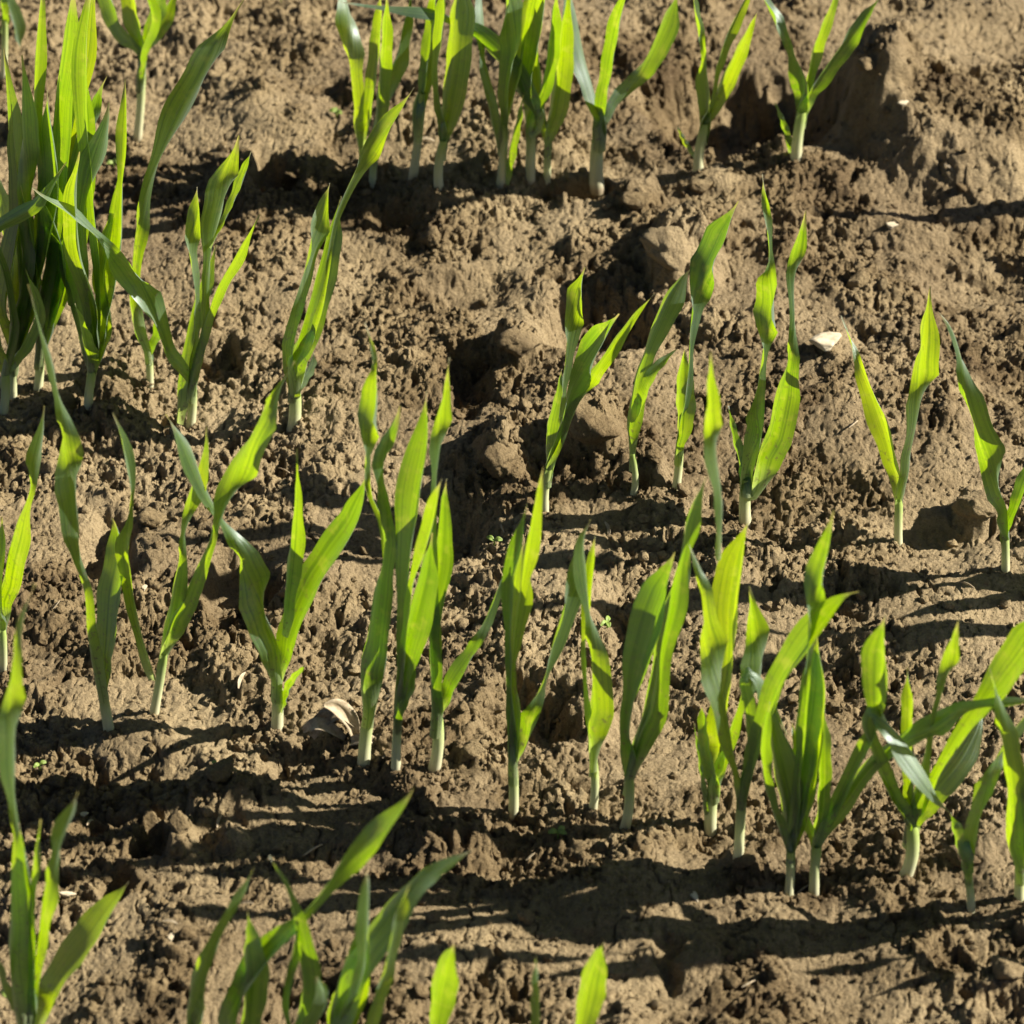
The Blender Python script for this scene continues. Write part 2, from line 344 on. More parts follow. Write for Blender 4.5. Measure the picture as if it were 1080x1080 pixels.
def make_leaf(parent, origin, s, ybase, yofs, mat, dx=0, dy=0, n=34, stem=None, flip=1):
    P = parse(s); P[:, 0] += dx; P[:, 1] += dy
    sheath = stem is not None and math.hypot(P[0, 0] - stem[1][0], P[0, 1] - stem[1][1]) < 24
    if sheath:                                                                     # the blade's foot wraps the stem
        (bx, by), (tx, ty), sw = stem
        if abs(P[0, 1] - ty) < 10 and len(P) > 2: P = P[1:]
        a = .58 + .09 * (len(s) % 3); b = 1.02
        rows = [[bx + (tx - bx) * q, by + (ty - by) * q, sw * 1.0, P[0, 3]] for q in (a, b)]
        if P[0, 1] > rows[1][1] - 8: rows = rows[:1]
        P = np.vstack([rows, P])
    S = crom(P, n); S[:, 2] = np.maximum(S[:, 2], .8); tt = np.linspace(0, 1, n)
    S[:, 2] *= np.clip((1 - tt) / .17, 0, 1) ** .75; S[:, 2] = np.maximum(S[:, 2], .4)
    yy = ybase + yofs * tt ** 1.6 + .0025 * np.sin(tt * 5 + ybase * 300)
    C3 = np.array([at_y(x, y, Y) for (x, y, _, _), Y in zip(S, yy)])
    T = np.gradient(C3, axis=0); T /= np.linalg.norm(T, axis=1)[:, None]
    scale = np.linalg.norm(C3 - CAM, axis=1) / DIST / PXM
    NC = 7; us = np.linspace(-1, 1, NC); verts = []; uv = []
    for i in range(n):
        vp = VIEW - T[i] * VIEW.dot(T[i]); vp /= max(np.linalg.norm(vp), 1e-6)
        sv = np.cross(T[i], vp); f = (sst(.04, .2, tt[i]) if sheath else 1) * math.radians(S[i, 3]) * math.tanh(4 * sv.dot(SUN) + (.15 if sv.dot(SUN) > 0 else -.15))
        nrm = math.cos(f) * vp + math.sin(f) * sv; side = math.cos(f) * sv - math.sin(f) * vp
        real = S[i, 2] * scale[i] * min(1 / max(math.cos(f), .2), 1.6)
        real = min(real * .87, .0135) / 2
        curl = math.radians(95 if sheath else 50) * (1 - sst(.04, .24, tt[i])) + math.radians(17)      # sheath-like at the foot, shallow channel above
        wob = .00028 * math.sin(i * .9 + ybase * 900)
        for u in us:
            a = u * curl; r = real / max(math.sin(min(curl, math.pi / 2)), .29)
            ku = (abs(u) - .5) * real * .42 * sst(.0, .35, tt[i])
            verts.append(C3[i] + side * (math.sin(a) * r) + nrm * flip * ((1 - math.cos(a)) * r - (r if sheath else 0) * (1 - sst(.04, .24, tt[i])) + ku + wob * abs(u) * u) - origin)
            uv.append(((u + 1) / 2, tt[i]))
    me = mesh_np('leaf', verts, grid_faces(NC, n), mat, True, uv)
    return link('leaf', me, parent)
def make_stem(parent, origin, base, top, wpx, ytop):
    b = base + np.array([0, 0, -.004]); t_ = at_y(top[0], top[1], ytop)
    n = 10; NC = 10; verts = []; uv = []
    r0 = .88 * wpx / PXM / 2 * np.linalg.norm(base - CAM) / DIST
    bend = rng.normal(0, .0006, 3)
    for i in range(n):
        t = i / (n - 1); c = b * (1 - t) + t_ * t + bend * math.sin(math.pi * t)
        r = r0 * (1.05 - .12 * t + (.12 * math.exp(-((t - .12) / .1) ** 2))) * (1 if i < n - 1 else .75)
        for k in range(NC):
            a = k / NC * 2 * math.pi; verts.append(c + np.array([math.cos(a) * r, math.sin(a) * r * .85, 0]) - origin); uv.append((k / NC, t))
    return link('stem', mesh_np('stem', verts, grid_faces(NC, n, True), M_STEM, True, uv), parent)

# each seedling: label, group, foot, top of stem, stem width, leaves as "x,y,width,facing ..."
TOP = 'seedlings in the top row'; ULC = 'seedlings in the upper left clump'; MID = 'seedlings in the upper middle row'
LFT = 'seedlings in the left part of the middle row'; CEN = 'seedlings in the centre of the middle row'; RGT = 'seedlings in the right part of the middle row'; BOT = 'seedlings along the bottom edge'
PLANTS = [
 ('thin seedling at the left end of the top row', TOP, (381,172), (381,160), 6,
  ['381,165,6,M 376,115,14,T 371,60,22,T 366,15,22,P 360,-20,12', '382,162,6,M 388,120,12,M 396,60,14,M 402,-5,10']),
 ('seedling with narrow dark leaves second from the left end of the top row', TOP, (393,191), (395,165), 9,
  ['394,170,9,M 399,130,15,M 405,60,16,M 408,-5,10', '395,165,9,M 408,105,18,T 420,62,18,P 430,15,10,P 434,-10,4']),
 ('pale stemmed seedling left of the broad dark leaf in the top row', TOP, (434,188), (446,98), 10,
  ['438,150,8,T 437,120,16,T 449,80,16,T 460,25,14 468,-20,8', '446,98,9,T 450,60,12,T 456,20,12 461,-25,8']),
 ('seedling with one very broad dark green leaf in the top row', TOP, (463,196), (468,148), 11,
  ['468,152,11,T 470,128,22,M 477,80,31,M 482,30,33,M 486,-20,30', '466,155,8,T 460,80,8,T 466,20,14,T 468,-15,8']),
 ('twin seedling with a yellow green side shoot in the top row', TOP, (527,194), (532,130), 10,
  ['527,165,6,M 519,115,12,M 511,68,9,P 508,20,13,P 505,-20,8', '532,132,9,T 534,90,16,T 540,50,24,T 537,5,22,P 533,-30,12', '532,194,7,T 539,160,10,T 547,122,7,T 552,100,2', '534,130,8,M 545,80,12,M 552,30,14,T 560,-15,8']),
 ('seedling whose long top leaf arches far over to the left', TOP, (558,190), (560,128), 12,
  ['566,140,8,M 569,122,12,M 558,102,18,T 530,62,24,T 500,33,17,M 480,22,13,P 450,11,19,P 410,8,10,P 358,2,3', '560,130,12,T 557,90,16,T 565,40,24,T 572,0,20 575,-30,12', '562,130,8,T 573,95,14,T 581,50,16,T 587,-10,10']),
 ('short seedling with a dark upright leaf beside the arching one', TOP, (577,190), (578,152), 9,
  ['578,155,9,T 585,120,21,M 592,70,22,M 596,25,14,T 600,-15,6', '576,152,7,T 570,110,12,M 566,60,12,T 562,20,5']),
 ('stout seedling with three spreading leaves in the top row', TOP, (630,194), (633,132), 16,
  ['632,132,12,P 625,100,17,P 613,60,23,P 605,20,23,P 598,-20,12', '636,126,8,M 641,80,15,T 650,30,16,T 662,-15,8', '637,135,12,M 655,102,15,P 680,70,22,T 700,30,26,T 716,-10,8']),
 ('seedling in front of the dark hollow in the top row', TOP, (737,181), (744,130), 12,
  ['734,168,5,M 722,150,5,M 714,133,2', '744,128,12,T 744,90,16,T 743,57,5,T 737,30,11,P 731,-8,13', '748,128,10,M 762,92,18,M 780,55,15,M 799,12,3', '750,110,6,P 757,72,9,P 772,30,13,P 792,-10,10']),
 ('rightmost seedling of the top row under the brown mound', TOP, (840,166), (846,118), 13,
  ['835,166,7,M 829,140,7,M 817,107,2', '846,118,11,T 846,88,20,T 834,52,8,T 817,18,15,P 802,-10,13', '850,98,8,T 862,48,13,T 880,0,9 886,-18,4', '851,118,9,M 868,80,17,P 893,45,19,P 914,17,11,M 931,-6,2']),
 # upper left clump
 ('pale stemmed seedling at the back of the upper left clump', ULC, (143,148), (150,58), 10,
  ['150,60,10,T 155,30,22,T 165,5,22 173,-20,10', '148,64,8,M 141,20,20,M 136,-20,16', '152,58,8,M 170,25,18,M 186,-10,12', '150,60,8,T 126,30,18,T 112,-10,20,T 108,-30,10', '151,60,8,T 162,20,14,T 150,-20,12']),
 ('seedling at the top left corner with a drooping pale leaf', ULC, (2,82), (5,20), 8,
  ['5,22,8,M 0,-15,14', '7,20,6,P 2,-12,8,P 10,5,11,P 18,28,14,P 22,54,3']),
 ('tall broad leaved seedling in the middle of the upper left clump', ULC, (38,411), (42,372), 11,
  ['40,375,12,T 45,330,16,T 52,260,20,T 57,180,28,T 62,110,34,T 70,50,42,T 78,-15,30', '42,372,10,T 55,340,16,T 66,285,30,T 52,228,17,T 34,196,3', '41,374,9,T 48,300,14,T 72,220,22,T 66,150,24,T 84,70,28,T 96,0,24,T 102,-25,10', '40,374,8,T 46,330,14,T 40,280,20,T 46,225,18,T 50,170,10,T 52,140,3', '42,374,8,T 70,300,14,T 84,230,22,T 92,150,18,T 90,90,10,T 92,60,2', '41,375,8,M 58,300,10,T 62,200,22,T 75,130,26,T 95,70,17,T 103,44,3', '44,370,8,T 60,290,10,T 75,200,14,P 95,135,18,P 104,98,19,M 113,80,3']),
 ('seedling at the left edge with a pointed upright yellow leaf', ULC, (13,421), (16,375), 10,
  ['16,378,11,T 20,335,16,T 26,280,20,T 29,210,16,P 28,150,26,T 26,100,24,T 23,58,3', '17,376,9,T 30,330,14,T 46,270,20,T 58,200,26,T 52,130,18,T 50,95,3', '14,378,9,T 22,300,14,T 15,210,24,T 12,130,22,T 6,70,10,T 4,50,2', '16,378,9,T 4,330,20,T 10,280,24,T 20,220,20,T 14,150,12,T 12,110,2', '15,378,10,T 12,320,16,M 12,270,31,T 3,225,26,M -5,180,10', '18,372,8,T 36,330,14,T 38,290,14,T 30,235,10,T 22,195,4', '18,372,6,M 35,300,8,T 42,200,14,T 38,110,14,T 42,30,18,M 46,-20,12']),
 ('seedling cut by the left edge with a leaf bending to the right', ULC, (0,436), (6,395), 11,
  ['6,398,10,T 14,350,12,M 5,290,10,T -8,245,12,M 12,232,17,M 36,217,17,M 55,195,9,P 70,171,2', '4,398,10,T -3,350,20,T -6,290,20 -12,230,10', '8,395,10,M 28,360,16,T 40,330,16,T 34,305,10,T 27,284,2']),
 ('seedling with blue green twisted leaves right of the tallest clump', ULC, (93,430), (97,392), 11,
  ['94,396,11,T 92,368,20,M 85,338,9,T 79,320,3', '98,393,12,T 107,350,18,T 115,320,19,T 124,265,25,T 127,215,17,T 128,188,8,M 131,130,17,M 132,83,3', '96,394,8,T 92,345,8,M 82,312,19,P 71,275,16,P 60,240,5', '97,394,9,T 100,330,18,T 82,270,24,T 78,210,20,T 84,160,4', '96,394,9,T 84,350,16,T 72,300,22,T 66,250,15,T 62,215,3', '100,392,9,T 116,350,12,T 108,290,20,T 118,235,12,T 121,210,2', '98,392,8,M 88,290,10,T 88,215,13,P 103,165,27,P 113,125,14,P 115,108,3', '99,392,8,T 104,300,10,T 95,200,12,M 88,120,18,M 88,50,22,M 96,-15,16']),
 ('seedling with one long grey green leaf reaching up to the right', ULC, (157,405), (157,375), 9,
  ['156,380,9,T 147,345,13,T 141,300,14,T 146,245,20,T 160,185,10,P 187,125,27,P 222,60,29,P 247,15,9,M 257,0,2', '158,380,8,M 168,350,13,M 168,312,8,M 166,305,2', '155,380,8,T 146,355,13,T 138,325,4']),
 ('seedling with crossing leaves left of the twin leaved one', ULC, (199,450), (203,405), 11,
  ['187,446,9,T 191,400,20,T 200,350,18,T 210,312,20,T 222,278,14,T 228,258,4', '190,410,9,T 178,370,17,P 160,325,25,P 135,285,27,T 101,248,9,P 75,226,15,P 46,208,9,P 34,198,2', '206,402,9,T 214,352,12,M 219,285,8,P 225,240,20,P 235,200,28,P 246,165,23,M 252,143,4', '204,402,8,M 207,310,7,P 201,258,15,P 207,225,19,M 208,197,8', '208,398,8,T 217,345,11,M 231,305,13,T 252,268,14,T 274,226,3', '222,262,5,T 243,218,9,T 256,187,12,T 265,160,3']),
 ('thick seedling standing alone at the right of the upper left clump', ULC, (308,450), (311,410), 15,
  ['311,415,14,T 313,378,24,T 325,340,31,T 340,285,29,T 352,235,17,T 360,207,3', '309,412,11,T 305,382,17,T 312,340,15,M 321,295,12,P 333,245,21,P 344,210,17,M 348,193,3', '317,405,9,T 326,387,11,T 331,372,3', '313,408,6,M 340,320,6,M 352,240,6,P 366,203,8,P 386,165,19,P 410,130,21,M 428,106,9,M 437,92,2']),
 # left part of the middle row
 ('long leaved seedling cut by the left edge in the middle row', LFT, (2,704), (3,664), 9,
  ['3,668,11,T 9,605,28,T 20,558,29,T 32,520,9,T 38,482,16,P 44,452,13,P 47,428,3', '3,665,10,T -1,620,20,T 4,575,14,T 2,545,4']),
 ('seedling with a long twisted leaf and a broad dark one in the middle row', LFT, (116,770), (108,728), 13,
  ['107,732,12,T 98,670,15,T 89,615,11,M 83,590,8,P 79,560,21,P 75,510,29,P 71,465,27,T 62,423,8,P 53,382,8,P 40,338,5,P 30,300,2', '111,728,13,M 115,680,24,M 120,625,31,M 127,585,27,M 123,558,19,T 118,546,3']),
 ('slender stemmed seedling left of the wide V shaped one', LFT, (160,752), (173,690), 11,
  ['173,692,11,T 190,650,24,T 208,605,21,T 222,572,11,T 231,548,8,P 240,525,22,P 257,487,35,M 279,440,27,T 293,412,8,P 311,381,2', '164,718,9,T 153,685,12,T 142,650,12,M 135,605,18,M 132,572,17,M 136,547,6,P 139,510,7,P 130,465,13,P 119,435,3', '175,682,8,M 184,635,20,M 191,592,14,M 194,563,6,P 206,515,21,T 216,475,15,T 218,450,2']),
 ('wide V shaped seedling with a small side shoot in the middle row', LFT, (291,766), (292,720), 14,
  ['289,718,11,P 284,685,24,P 273,640,34,P 261,595,34,T 237,553,9,P 215,517,14,P 197,473,21,P 175,437,3', '295,718,15,M 303,680,25,M 321,633,29,M 346,590,38,T 370,555,29,T 383,520,18,T 386,498,3', '298,670,9,T 306,610,18,M 311,560,20,T 313,515,8,T 313,473,2', '297,752,7,T 306,724,10,T 323,701,3']),
 # centre of the middle row
 ('tall seedling rising beside the dry curled leaf', CEN, (383,806), (389,752), 15,
  ['390,756,15,M 391,710,28,M 399,640,24,M 408,575,18,T 405,520,12,P 402,488,17,P 411,458,23,M 419,440,17,M 422,428,3', '391,750,9,M 403,695,14,T 406,645,19,T 412,600,14,T 405,555,8,M 390,520,7,M 386,495,8,P 388,472,13,P 393,440,31,T 395,408,20,T 395,393,7,T 394,375,12,P 389,352,9,T 385,340,2']),
 ('bright seedling in the middle of the group of three', CEN, (417,811), (420,752), 11,
  ['420,755,11,T 426,705,17,T 437,650,35,T 449,600,25,T 456,562,5', '421,752,8,M 424,680,10,M 428,600,18,T 437,520,36,T 447,465,25,T 450,413,3', '426,748,8,M 430,718,15,M 433,688,4', '423,752,6,T 434,620,8,T 452,560,17,T 460,525,16,T 466,505,4']),
 ('seedling leaning right in the group of three with a leaf pointing right', CEN, (456,808), (461,752), 14,
  ['460,756,15,T 457,700,15,T 455,650,17,T 463,600,23,T 466,555,20,T 468,525,13,T 471,505,3', '463,755,13,T 480,718,21,T 500,685,15,T 513,655,12,P 526,622,10,P 538,592,3', '459,752,6,M 457,600,8,M 459,510,8,P 462,472,15,P 467,435,19,T 471,400,12,T 474,377,2']),
 ('slim seedling with two leaves forking low and a broad yellow green blade', CEN, (541,858), (541,805), 12,
  ['541,808,12,M 541,755,15,M 539,707,7,M 541,660,23,M 546,610,29,T 553,572,10', '545,802,12,T 557,765,23,T 569,730,10,P 576,712,6,P 588,672,20,P 602,628,25,P 610,592,18,M 613,565,4', '541,800,6,M 541,700,6,M 552,615,10,M 560,570,17,T 567,525,13,T 573,492,2', '540,800,5,M 537,690,7,M 538,610,15,M 549,565,14,M 556,530,3']),
 ('single bladed slender seedling right of the dark hollow', CEN, (624,852), (626,800), 10,
  ['626,802,11,T 630,748,30,T 627,690,25,T 621,648,9,P 615,600,21,P 614,570,16,P 623,548,3', '625,800,6,M 616,690,5,M 622,610,12,M 628,565,8,T']),
 ('dark leafed seedling with fused blades at the middle of the row', CEN, (657,872), (664,820), 12,
  ['664,822,13,M 678,786,19,M 692,748,22,M 700,690,14,M 712,640,22,M 720,590,11,M 730,545,18,T 740,515,13,T 747,499,2', '663,822,10,T 663,795,18,T 661,765,12,T 664,740,14,M 672,705,28,M 687,655,40,M 702,610,26,T 712,582,3', '665,818,8,T 676,770,12,T 688,720,10,M 700,650,14,M 722,605,16,M 729,575,3']),
 # upper middle row
 ('fork topped seedling beside the large soil clods', MID, (575,538), (579,495), 10,
  ['577,497,12,T 580,455,19,T 589,415,15,T 592,390,3', '581,492,9,M 592,450,13,P 605,413,21,P 625,373,29,T 643,345,17,T 653,331,2', '586,480,7,T 606,430,10,P 627,393,17,T 650,360,14,T 668,335,8,M 690,310,2', '590,440,5,P 597,388,11,P 602,350,21,P 609,315,20,M 614,292,10,T 617,282,2']),
 ('dark green seedling at the left of the upper middle row hollow', MID, (666,520), (667,478), 8,
  ['667,482,10,M 668,440,17,M 674,405,18,M 684,370,15,M 703,325,25,M 721,292,19,M 730,282,3', '670,440,9,M 687,397,13,M 703,378,8,M 714,368,2']),
 ('seedling with a wide blade tilting up to the right', MID, (712,516), (717,470), 10,
  ['717,472,10,T 719,442,21,T 720,405,20,M 722,368,4', '718,468,7,T 726,405,8,P 729,355,9,P 734,320,22,P 748,277,36,T 765,240,29,T 779,212,4']),
 ('tallest seedling of the upper middle row with several blades', MID, (787,549), (787,505), 14,
  ['783,510,8,T 775,463,9,T 768,428,2', '788,508,13,T 797,450,21,T 801,405,11,P 807,365,13,P 812,335,31,T 812,300,23,T 812,270,6,P 810,240,10,P 807,207,12,T 804,184,2', '793,525,12,T 812,480,28,T 826,425,28,M 834,380,16,T 837,340,8,P 836,295,13,P 844,255,19,M 850,222,4', '786,505,8,T 792,460,8,T 800,420,8']),
 ('lone V shaped seedling right of the pale stone', MID, (948,573), (948,528), 10,
  ['949,530,12,P 957,485,14,P 967,430,19,P 974,385,27,T 977,345,20,T 981,302,2', '946,528,10,T 940,482,17,T 926,435,22,T 910,395,13,T 898,362,6,P 887,333,2']),
 ('seedling at the right edge in the upper middle row', MID, (1061,602), (1060,563), 10,
  ['1059,566,11,P 1052,522,21,P 1040,472,28,T 1023,422,22,T 1013,380,11,P 1003,347,10,P 990,329,3', '1062,565,9,T 1070,538,11,T 1080,510,14,T 1092,480,6']),
 # right part of the middle row
 ('seedling with a fan of broad bright blades at the left of the right group', RGT, (751,878), (753,828), 15,
  ['745,872,6,T 740,820,6,T 732,763,2', '753,832,14,T 756,790,24,T 762,740,20,M 768,695,20,T 770,640,36,T 777,595,30,T 787,558,10,T 792,545,2', '757,828,9,M 770,780,12,T 782,740,12,T 798,705,28,P 797,660,23,M 790,618,4', '752,830,8,M 745,790,12,M 741,745,10,T', '760,590,6,P 760,530,13,P 753,480,19,P 750,440,19,T 749,400,12,T 750,371,2']),
 ('seedling with a pale folded blade and a leaf crossing to the right', RGT, (779,903), (782,845), 12,
  ['780,848,7,P 775,812,9,P 768,775,19,P 757,720,27,P 748,670,29,T 741,620,15,T 733,590,8,P 725,570,2', '783,848,9,M 793,800,15,M 807,755,18,M 825,712,23,T 850,675,27,T 878,640,22,M 893,627,10,T 906,624,2', '785,845,7,T 791,790,11,T 788,745,15,T 783,718,12,T 790,709,12,M 796,712,15,P 803,720,22,P 817,745,16,P 830,775,2']),
 ('upright seedling with dense overlapping blades in the right group', RGT, (832,944), (834,898), 11,
  ['834,900,13,M 832,850,25,M 822,800,27,T 815,765,14,T 808,735,4', '838,895,13,M 848,835,34,M 857,780,31,M 863,720,27,T 861,665,3', '840,890,8,M 846,800,22,T 857,725,20,T 862,672,4', '840,892,6,M 850,740,8,M 853,680,10,P 857,642,21,P 863,610,25,T 873,570,21,T 879,538,2', '838,900,6,T 812,840,10,T 806,790,12,T 812,740,6']),
 ('seedling sending a long blade across to the right edge', RGT, (859,940), (861,893), 12,
  ['862,895,15,M 885,850,22,M 920,805,15,M 955,780,19,T 985,765,29,T 1010,750,18,T 1035,744,12,M 1065,742,17,T 1095,738,12', '865,888,10,M 888,838,14,M 906,800,14,T 922,765,12,M 926,715,28,M 928,680,27,T 934,648,2', '863,893,9,T 866,850,14,T 868,790,14,T 869,745,3', '858,893,9,M 846,850,10,M 842,800,8,M 835,760,3']),
 ('seedling with a grey green leaf bent over and pointing down', RGT, (952,922), (962,870), 16,
  ['958,872,9,M 940,832,14,M 924,792,14,M 914,765,13,M 918,752,15,M 935,765,21,P 955,790,27,P 975,820,25,P 990,845,15,P 1003,858,2', '958,875,7,P 945,848,11,P 932,822,11,P 922,795,4', '966,868,11,T 985,832,25,T 1010,800,27,T 1028,770,14,T 1038,748,3', '961,865,8,T 959,800,11,T 959,740,13,T 957,704,2', '965,865,6,M 977,800,8,M 986,755,8,P 995,720,14,P 1003,688,18,T 1011,653,3', '968,862,8,M 990,812,10,M 1018,768,15,M 1045,735,25,M 1070,702,37,T 1095,665,30 1112,635,5']),
 ('small seedling with a fork of leaves near the right edge', RGT, (1025,960), (1021,922), 10,
  ['1020,925,11,T 1013,892,17,T 1002,857,4', '1023,920,9,T 1026,880,14,T 1040,835,19,T 1055,795,14,P 1075,765,14,P 1096,738,6']),
 ('seedling with upright blades at the right edge of the middle row', RGT, (1077,952), (1076,915), 13,
  ['1075,918,14,M 1071,885,22,M 1069,855,19,T 1067,820,23,T 1060,775,21,T 1052,735,8,P 1044,706,2', '1079,915,12,M 1084,870,18,M 1090,815,14,T 1092,770,4']),
 # bottom edge
 ('bushy seedling in the lower left corner', BOT, (30,1112), (31,1072), 14,
  ['25,1085,14,M 18,1000,25,M 15,940,27,T 16,885,15,T 15,855,7,P 12,810,21,P 12,768,24,P 14,725,24,T 16,692,14,T 23,652,7,P 37,616,3', '31,1085,16,T 35,1000,22,T 30,940,26,T 23,885,9,T 20,868,2', '33,1075,9,T 42,995,14,T 50,940,23,T 59,905,9,P 68,872,20,P 77,850,17,P 82,836,3', '35,1085,18,M 62,1032,28,M 95,990,35,T 118,955,21,T 136,930,2', '31,1080,7,T 30,980,8,T 38,900,11,T 43,864,2', '28,1080,8,P 24,1035,12,P 18,990,9,P 14,960,2', '26,1085,9,T 6,1045,14,T -6,1000,8']),
 ('seedling at the bottom with a thin grey green leaf leaning right', BOT, (203,1130), (202,1095), 11,
  ['200,1095,14,M 205,1040,20,M 228,993,14,P 252,950,13,P 268,915,3', '205,1095,12,T 212,1070,16,T 216,1050,4']),
 ('seedling at the bottom with a pointed upright blade', BOT, (258,1145), (260,1105), 14,
  ['266,1100,26,M 265,1030,33,M 263,988,20,T 261,960,3', '250,1110,14,T 240,1078,22,T 268,1022,27,T 298,988,22,M 328,957,12,P 365,912,25,P 402,876,28,M 428,845,12,M 437,830,2']),
 ('seedling at the bottom with a yellow twisted leaf tip', BOT, (312,1150), (312,1110), 12,
  ['320,1105,12,T 323,1042,25,T 318,1000,27,T 312,965,15,T 302,935,8,T 284,903,2', '300,1110,10,T 303,1060,9,T 310,1005,10,P 317,965,6', '330,1105,18,T 340,1060,20,P 334,1030,8']),
 ('largest seedling at the bottom with a broad blade reaching right', BOT, (352,1160), (355,1118), 17,
  ['335,1110,26,M 365,1030,38,T 405,972,35,T 440,932,22,T 478,908,19,T 499,896,2', '375,1110,36,M 380,1040,35,M 385,992,20,M 388,958,5', '368,1115,10,M 382,1020,12,P 386,960,18,P 387,930,16,P 387,918,8', '385,1110,16,T 408,1020,15,P 420,965,16,P 432,932,3', '350,1118,14,T 348,1075,18,T 356,1040,5']),
 ('single upright blade tip left of centre at the bottom edge', BOT, (455,1145), (456,1105), 11,
  ['457,1110,22,M 464,1042,32,M 474,1010,19,T 479,996,2']),
 ('thin leaf tip at the bottom edge right of centre', BOT, (567,1150), (567,1110), 9,
  ['567,1112,12,T 567,1065,13,P 566,1035,9,P 565,1008,2']),
 ('rightmost blade tip along the bottom edge', BOT, (607,1150), (608,1108), 12,
  ['609,1112,26,M 620,1045,31,M 631,1010,17,T 637,993,2']),
]
NEAR = {'958,872,9,M 94': -.026, '570,122': -.01, '862,895,15': -.006, '190,410,9': -.018, '783,848,9': -.012}     # blades that pass in front of their neighbours
def seedling(label, group, foot, top, ws, leaves, k, foot3=None, shift=(0, 0)):
    b = on_ground(foot[0], foot[1]) if foot3 is None else foot3
    root = bpy.data.objects.new('cereal_seedling', None); C.objects.link(root); root.location = b; root.empty_display_size = .01
    tag(root, label, 'seedling', group)
    ytop = b[1] + .001
    make_stem(root, b, b, (top[0] + shift[0], top[1] + shift[1]), ws, ytop)
    for i, s in enumerate(leaves):
        r = random.Random(k * 31 + i * 7)
        yo = r.uniform(-.022, .022); yo = next((v for q, v in NEAR.items() if s.startswith(q)), yo)
        make_leaf(root, b, s, ytop + (i % 3 - 1) * .0003, yo, M_LEAF[r.choice([0, 0, 1, 2])], *shift,
                  stem=((foot[0], foot[1]), (top[0] + shift[0], top[1] + shift[1]), ws), flip=1 if i % 2 else -1)
    return root
for k, (label, group, foot, top, ws, leaves) in enumerate(PLANTS):
    seedling(label, group, foot, top, ws, leaves, k)
# the rows go on past the right edge: their shadows reach into the picture
BEY = 'seedlings just beyond the right edge'
for k, (src, dx, dy) in enumerate([(34, 120, 22), (37, 300, 20), (40, 190, 45), (33, 330, 60), (9, 330, 60)]):
    label, group, foot, top, ws, leaves = PLANTS[src]
    seedling('green cereal seedling in the rows that go on beyond the right edge', BEY, (foot[0] + dx, foot[1] + dy), top, ws, leaves, 100 + k, shift=(dx, dy))

# ------------------------------------------------------------------ loose clods and crumbs
def ico(sub):
    import bmesh
    bm = bmesh.new(); bmesh.ops.create_icosphere(bm, subdivisions=sub, radius=1); bm.verts.ensure_lookup_table()
    v = np.array([x.co[:] for x in bm.verts]); f = np.array([[q.index for q in p.verts] for p in bm.faces]); bm.free(); return v, f
def clod_mesh(seed, sub=4, rough=1.0):
    v, f = ico(sub); r = np.random.default_rng(seed)
    d = np.ones(len(v))
    for c in range(15):                                                             # broken faces
        n = r.normal(size=3); n /= np.linalg.norm(n); lim = r.uniform(.5, .82); q = v @ n
        d = np.minimum(d, np.where(q > lim, lim / np.maximum(q, .01), 1))
    w3 = v * d[:, None]
    n1 = perlin(w3[:, 0] + w3[:, 2] * .6, w3[:, 1] - w3[:, 2] * .7, .55, seed) * .10 + perlin(w3[:, 0] - w3[:, 2], w3[:, 1] + w3[:, 2], .24, seed + 5) * .10 + perlin(w3[:, 0] + w3[:, 2], w3[:, 1] + w3[:, 2] * 1.3, .11, seed + 9) * .05
    return mesh_np('soil_clod', w3 * (1 + n1 * rough)[:, None] * np.array([1, .9, .72]), f, M_SOIL, True)
BIG = [clod_mesh(s, 4) for s in (3, 8, 14, 21)]
SML = [clod_mesh(s, 3, 1.3) for s in (31, 32, 33, 34, 35, 36)]
GC = 'soil clods that stand out'
CLODS = [  # px, py, radius mm, label
 (1030, 530, 9.5, 'large round soil clod left of the seedling at the right edge'),
 (622, 448, 13, 'biggest dark rounded soil clod right of the fork topped seedling'),
 (548, 358, 10.5, 'pale topped soil clod left of the fork topped seedling'),
 (705, 262, 14, 'wide soil clod below the dark hollow and left of the tilted blade'),
 (528, 478, 9, 'crumbly soil clod above the deep shadow at the centre of the photo'),
 (672, 210, 7, 'soil clod below the stout three leaved seedling of the top row'),
 (500, 790, 4.2, 'small round soil clod between the group of three and the slim seedling'),
 (488, 745, 3.2, 'smallest round soil clod beside the dark hollow in the centre row'),
 (267, 358, 5.5, 'soil clod with a sharp dark shadow left of the thick lone seedling'),
 (306, 185, 5.5, 'soil clod above the thick lone seedling in the upper left'),
 (160, 545, 6, 'soil clod between the broad dark leaf and the slender seedling'),
 (310, 620, 7, 'soil clod right behind the wide V shaped seedling'),
 (785, 905, 4.5, 'soil clod right at the foot of the seedling with the pale folded blade'),
 (235, 812, 6, 'flat soil clod in the long shadow left of the dry curled leaf'),
 (190, 868, 4.5, 'soil clod between two small dark pits in the lower left'),
 (690, 480, 4.5, 'soil clod at the foot of the dark green seedling in the upper middle'),
 (915, 65, 6, 'soil clod on the left shoulder of the brown mound'),
 (1015, 905, 6, 'soil clod left of the small forked seedling near the right edge'),
 (1060, 1020, 6.5, 'low soil clod in the lower right corner'),
 (455, 250, 6.5, 'soil clod in the open ground below the pale stemmed seedlings'),
 (905, 295, 5.5, 'soil clod under the shadow line above the lone V shaped seedling'),
 (740, 195, 5, 'soil clod at the foot of the seedling before the dark hollow'),
]
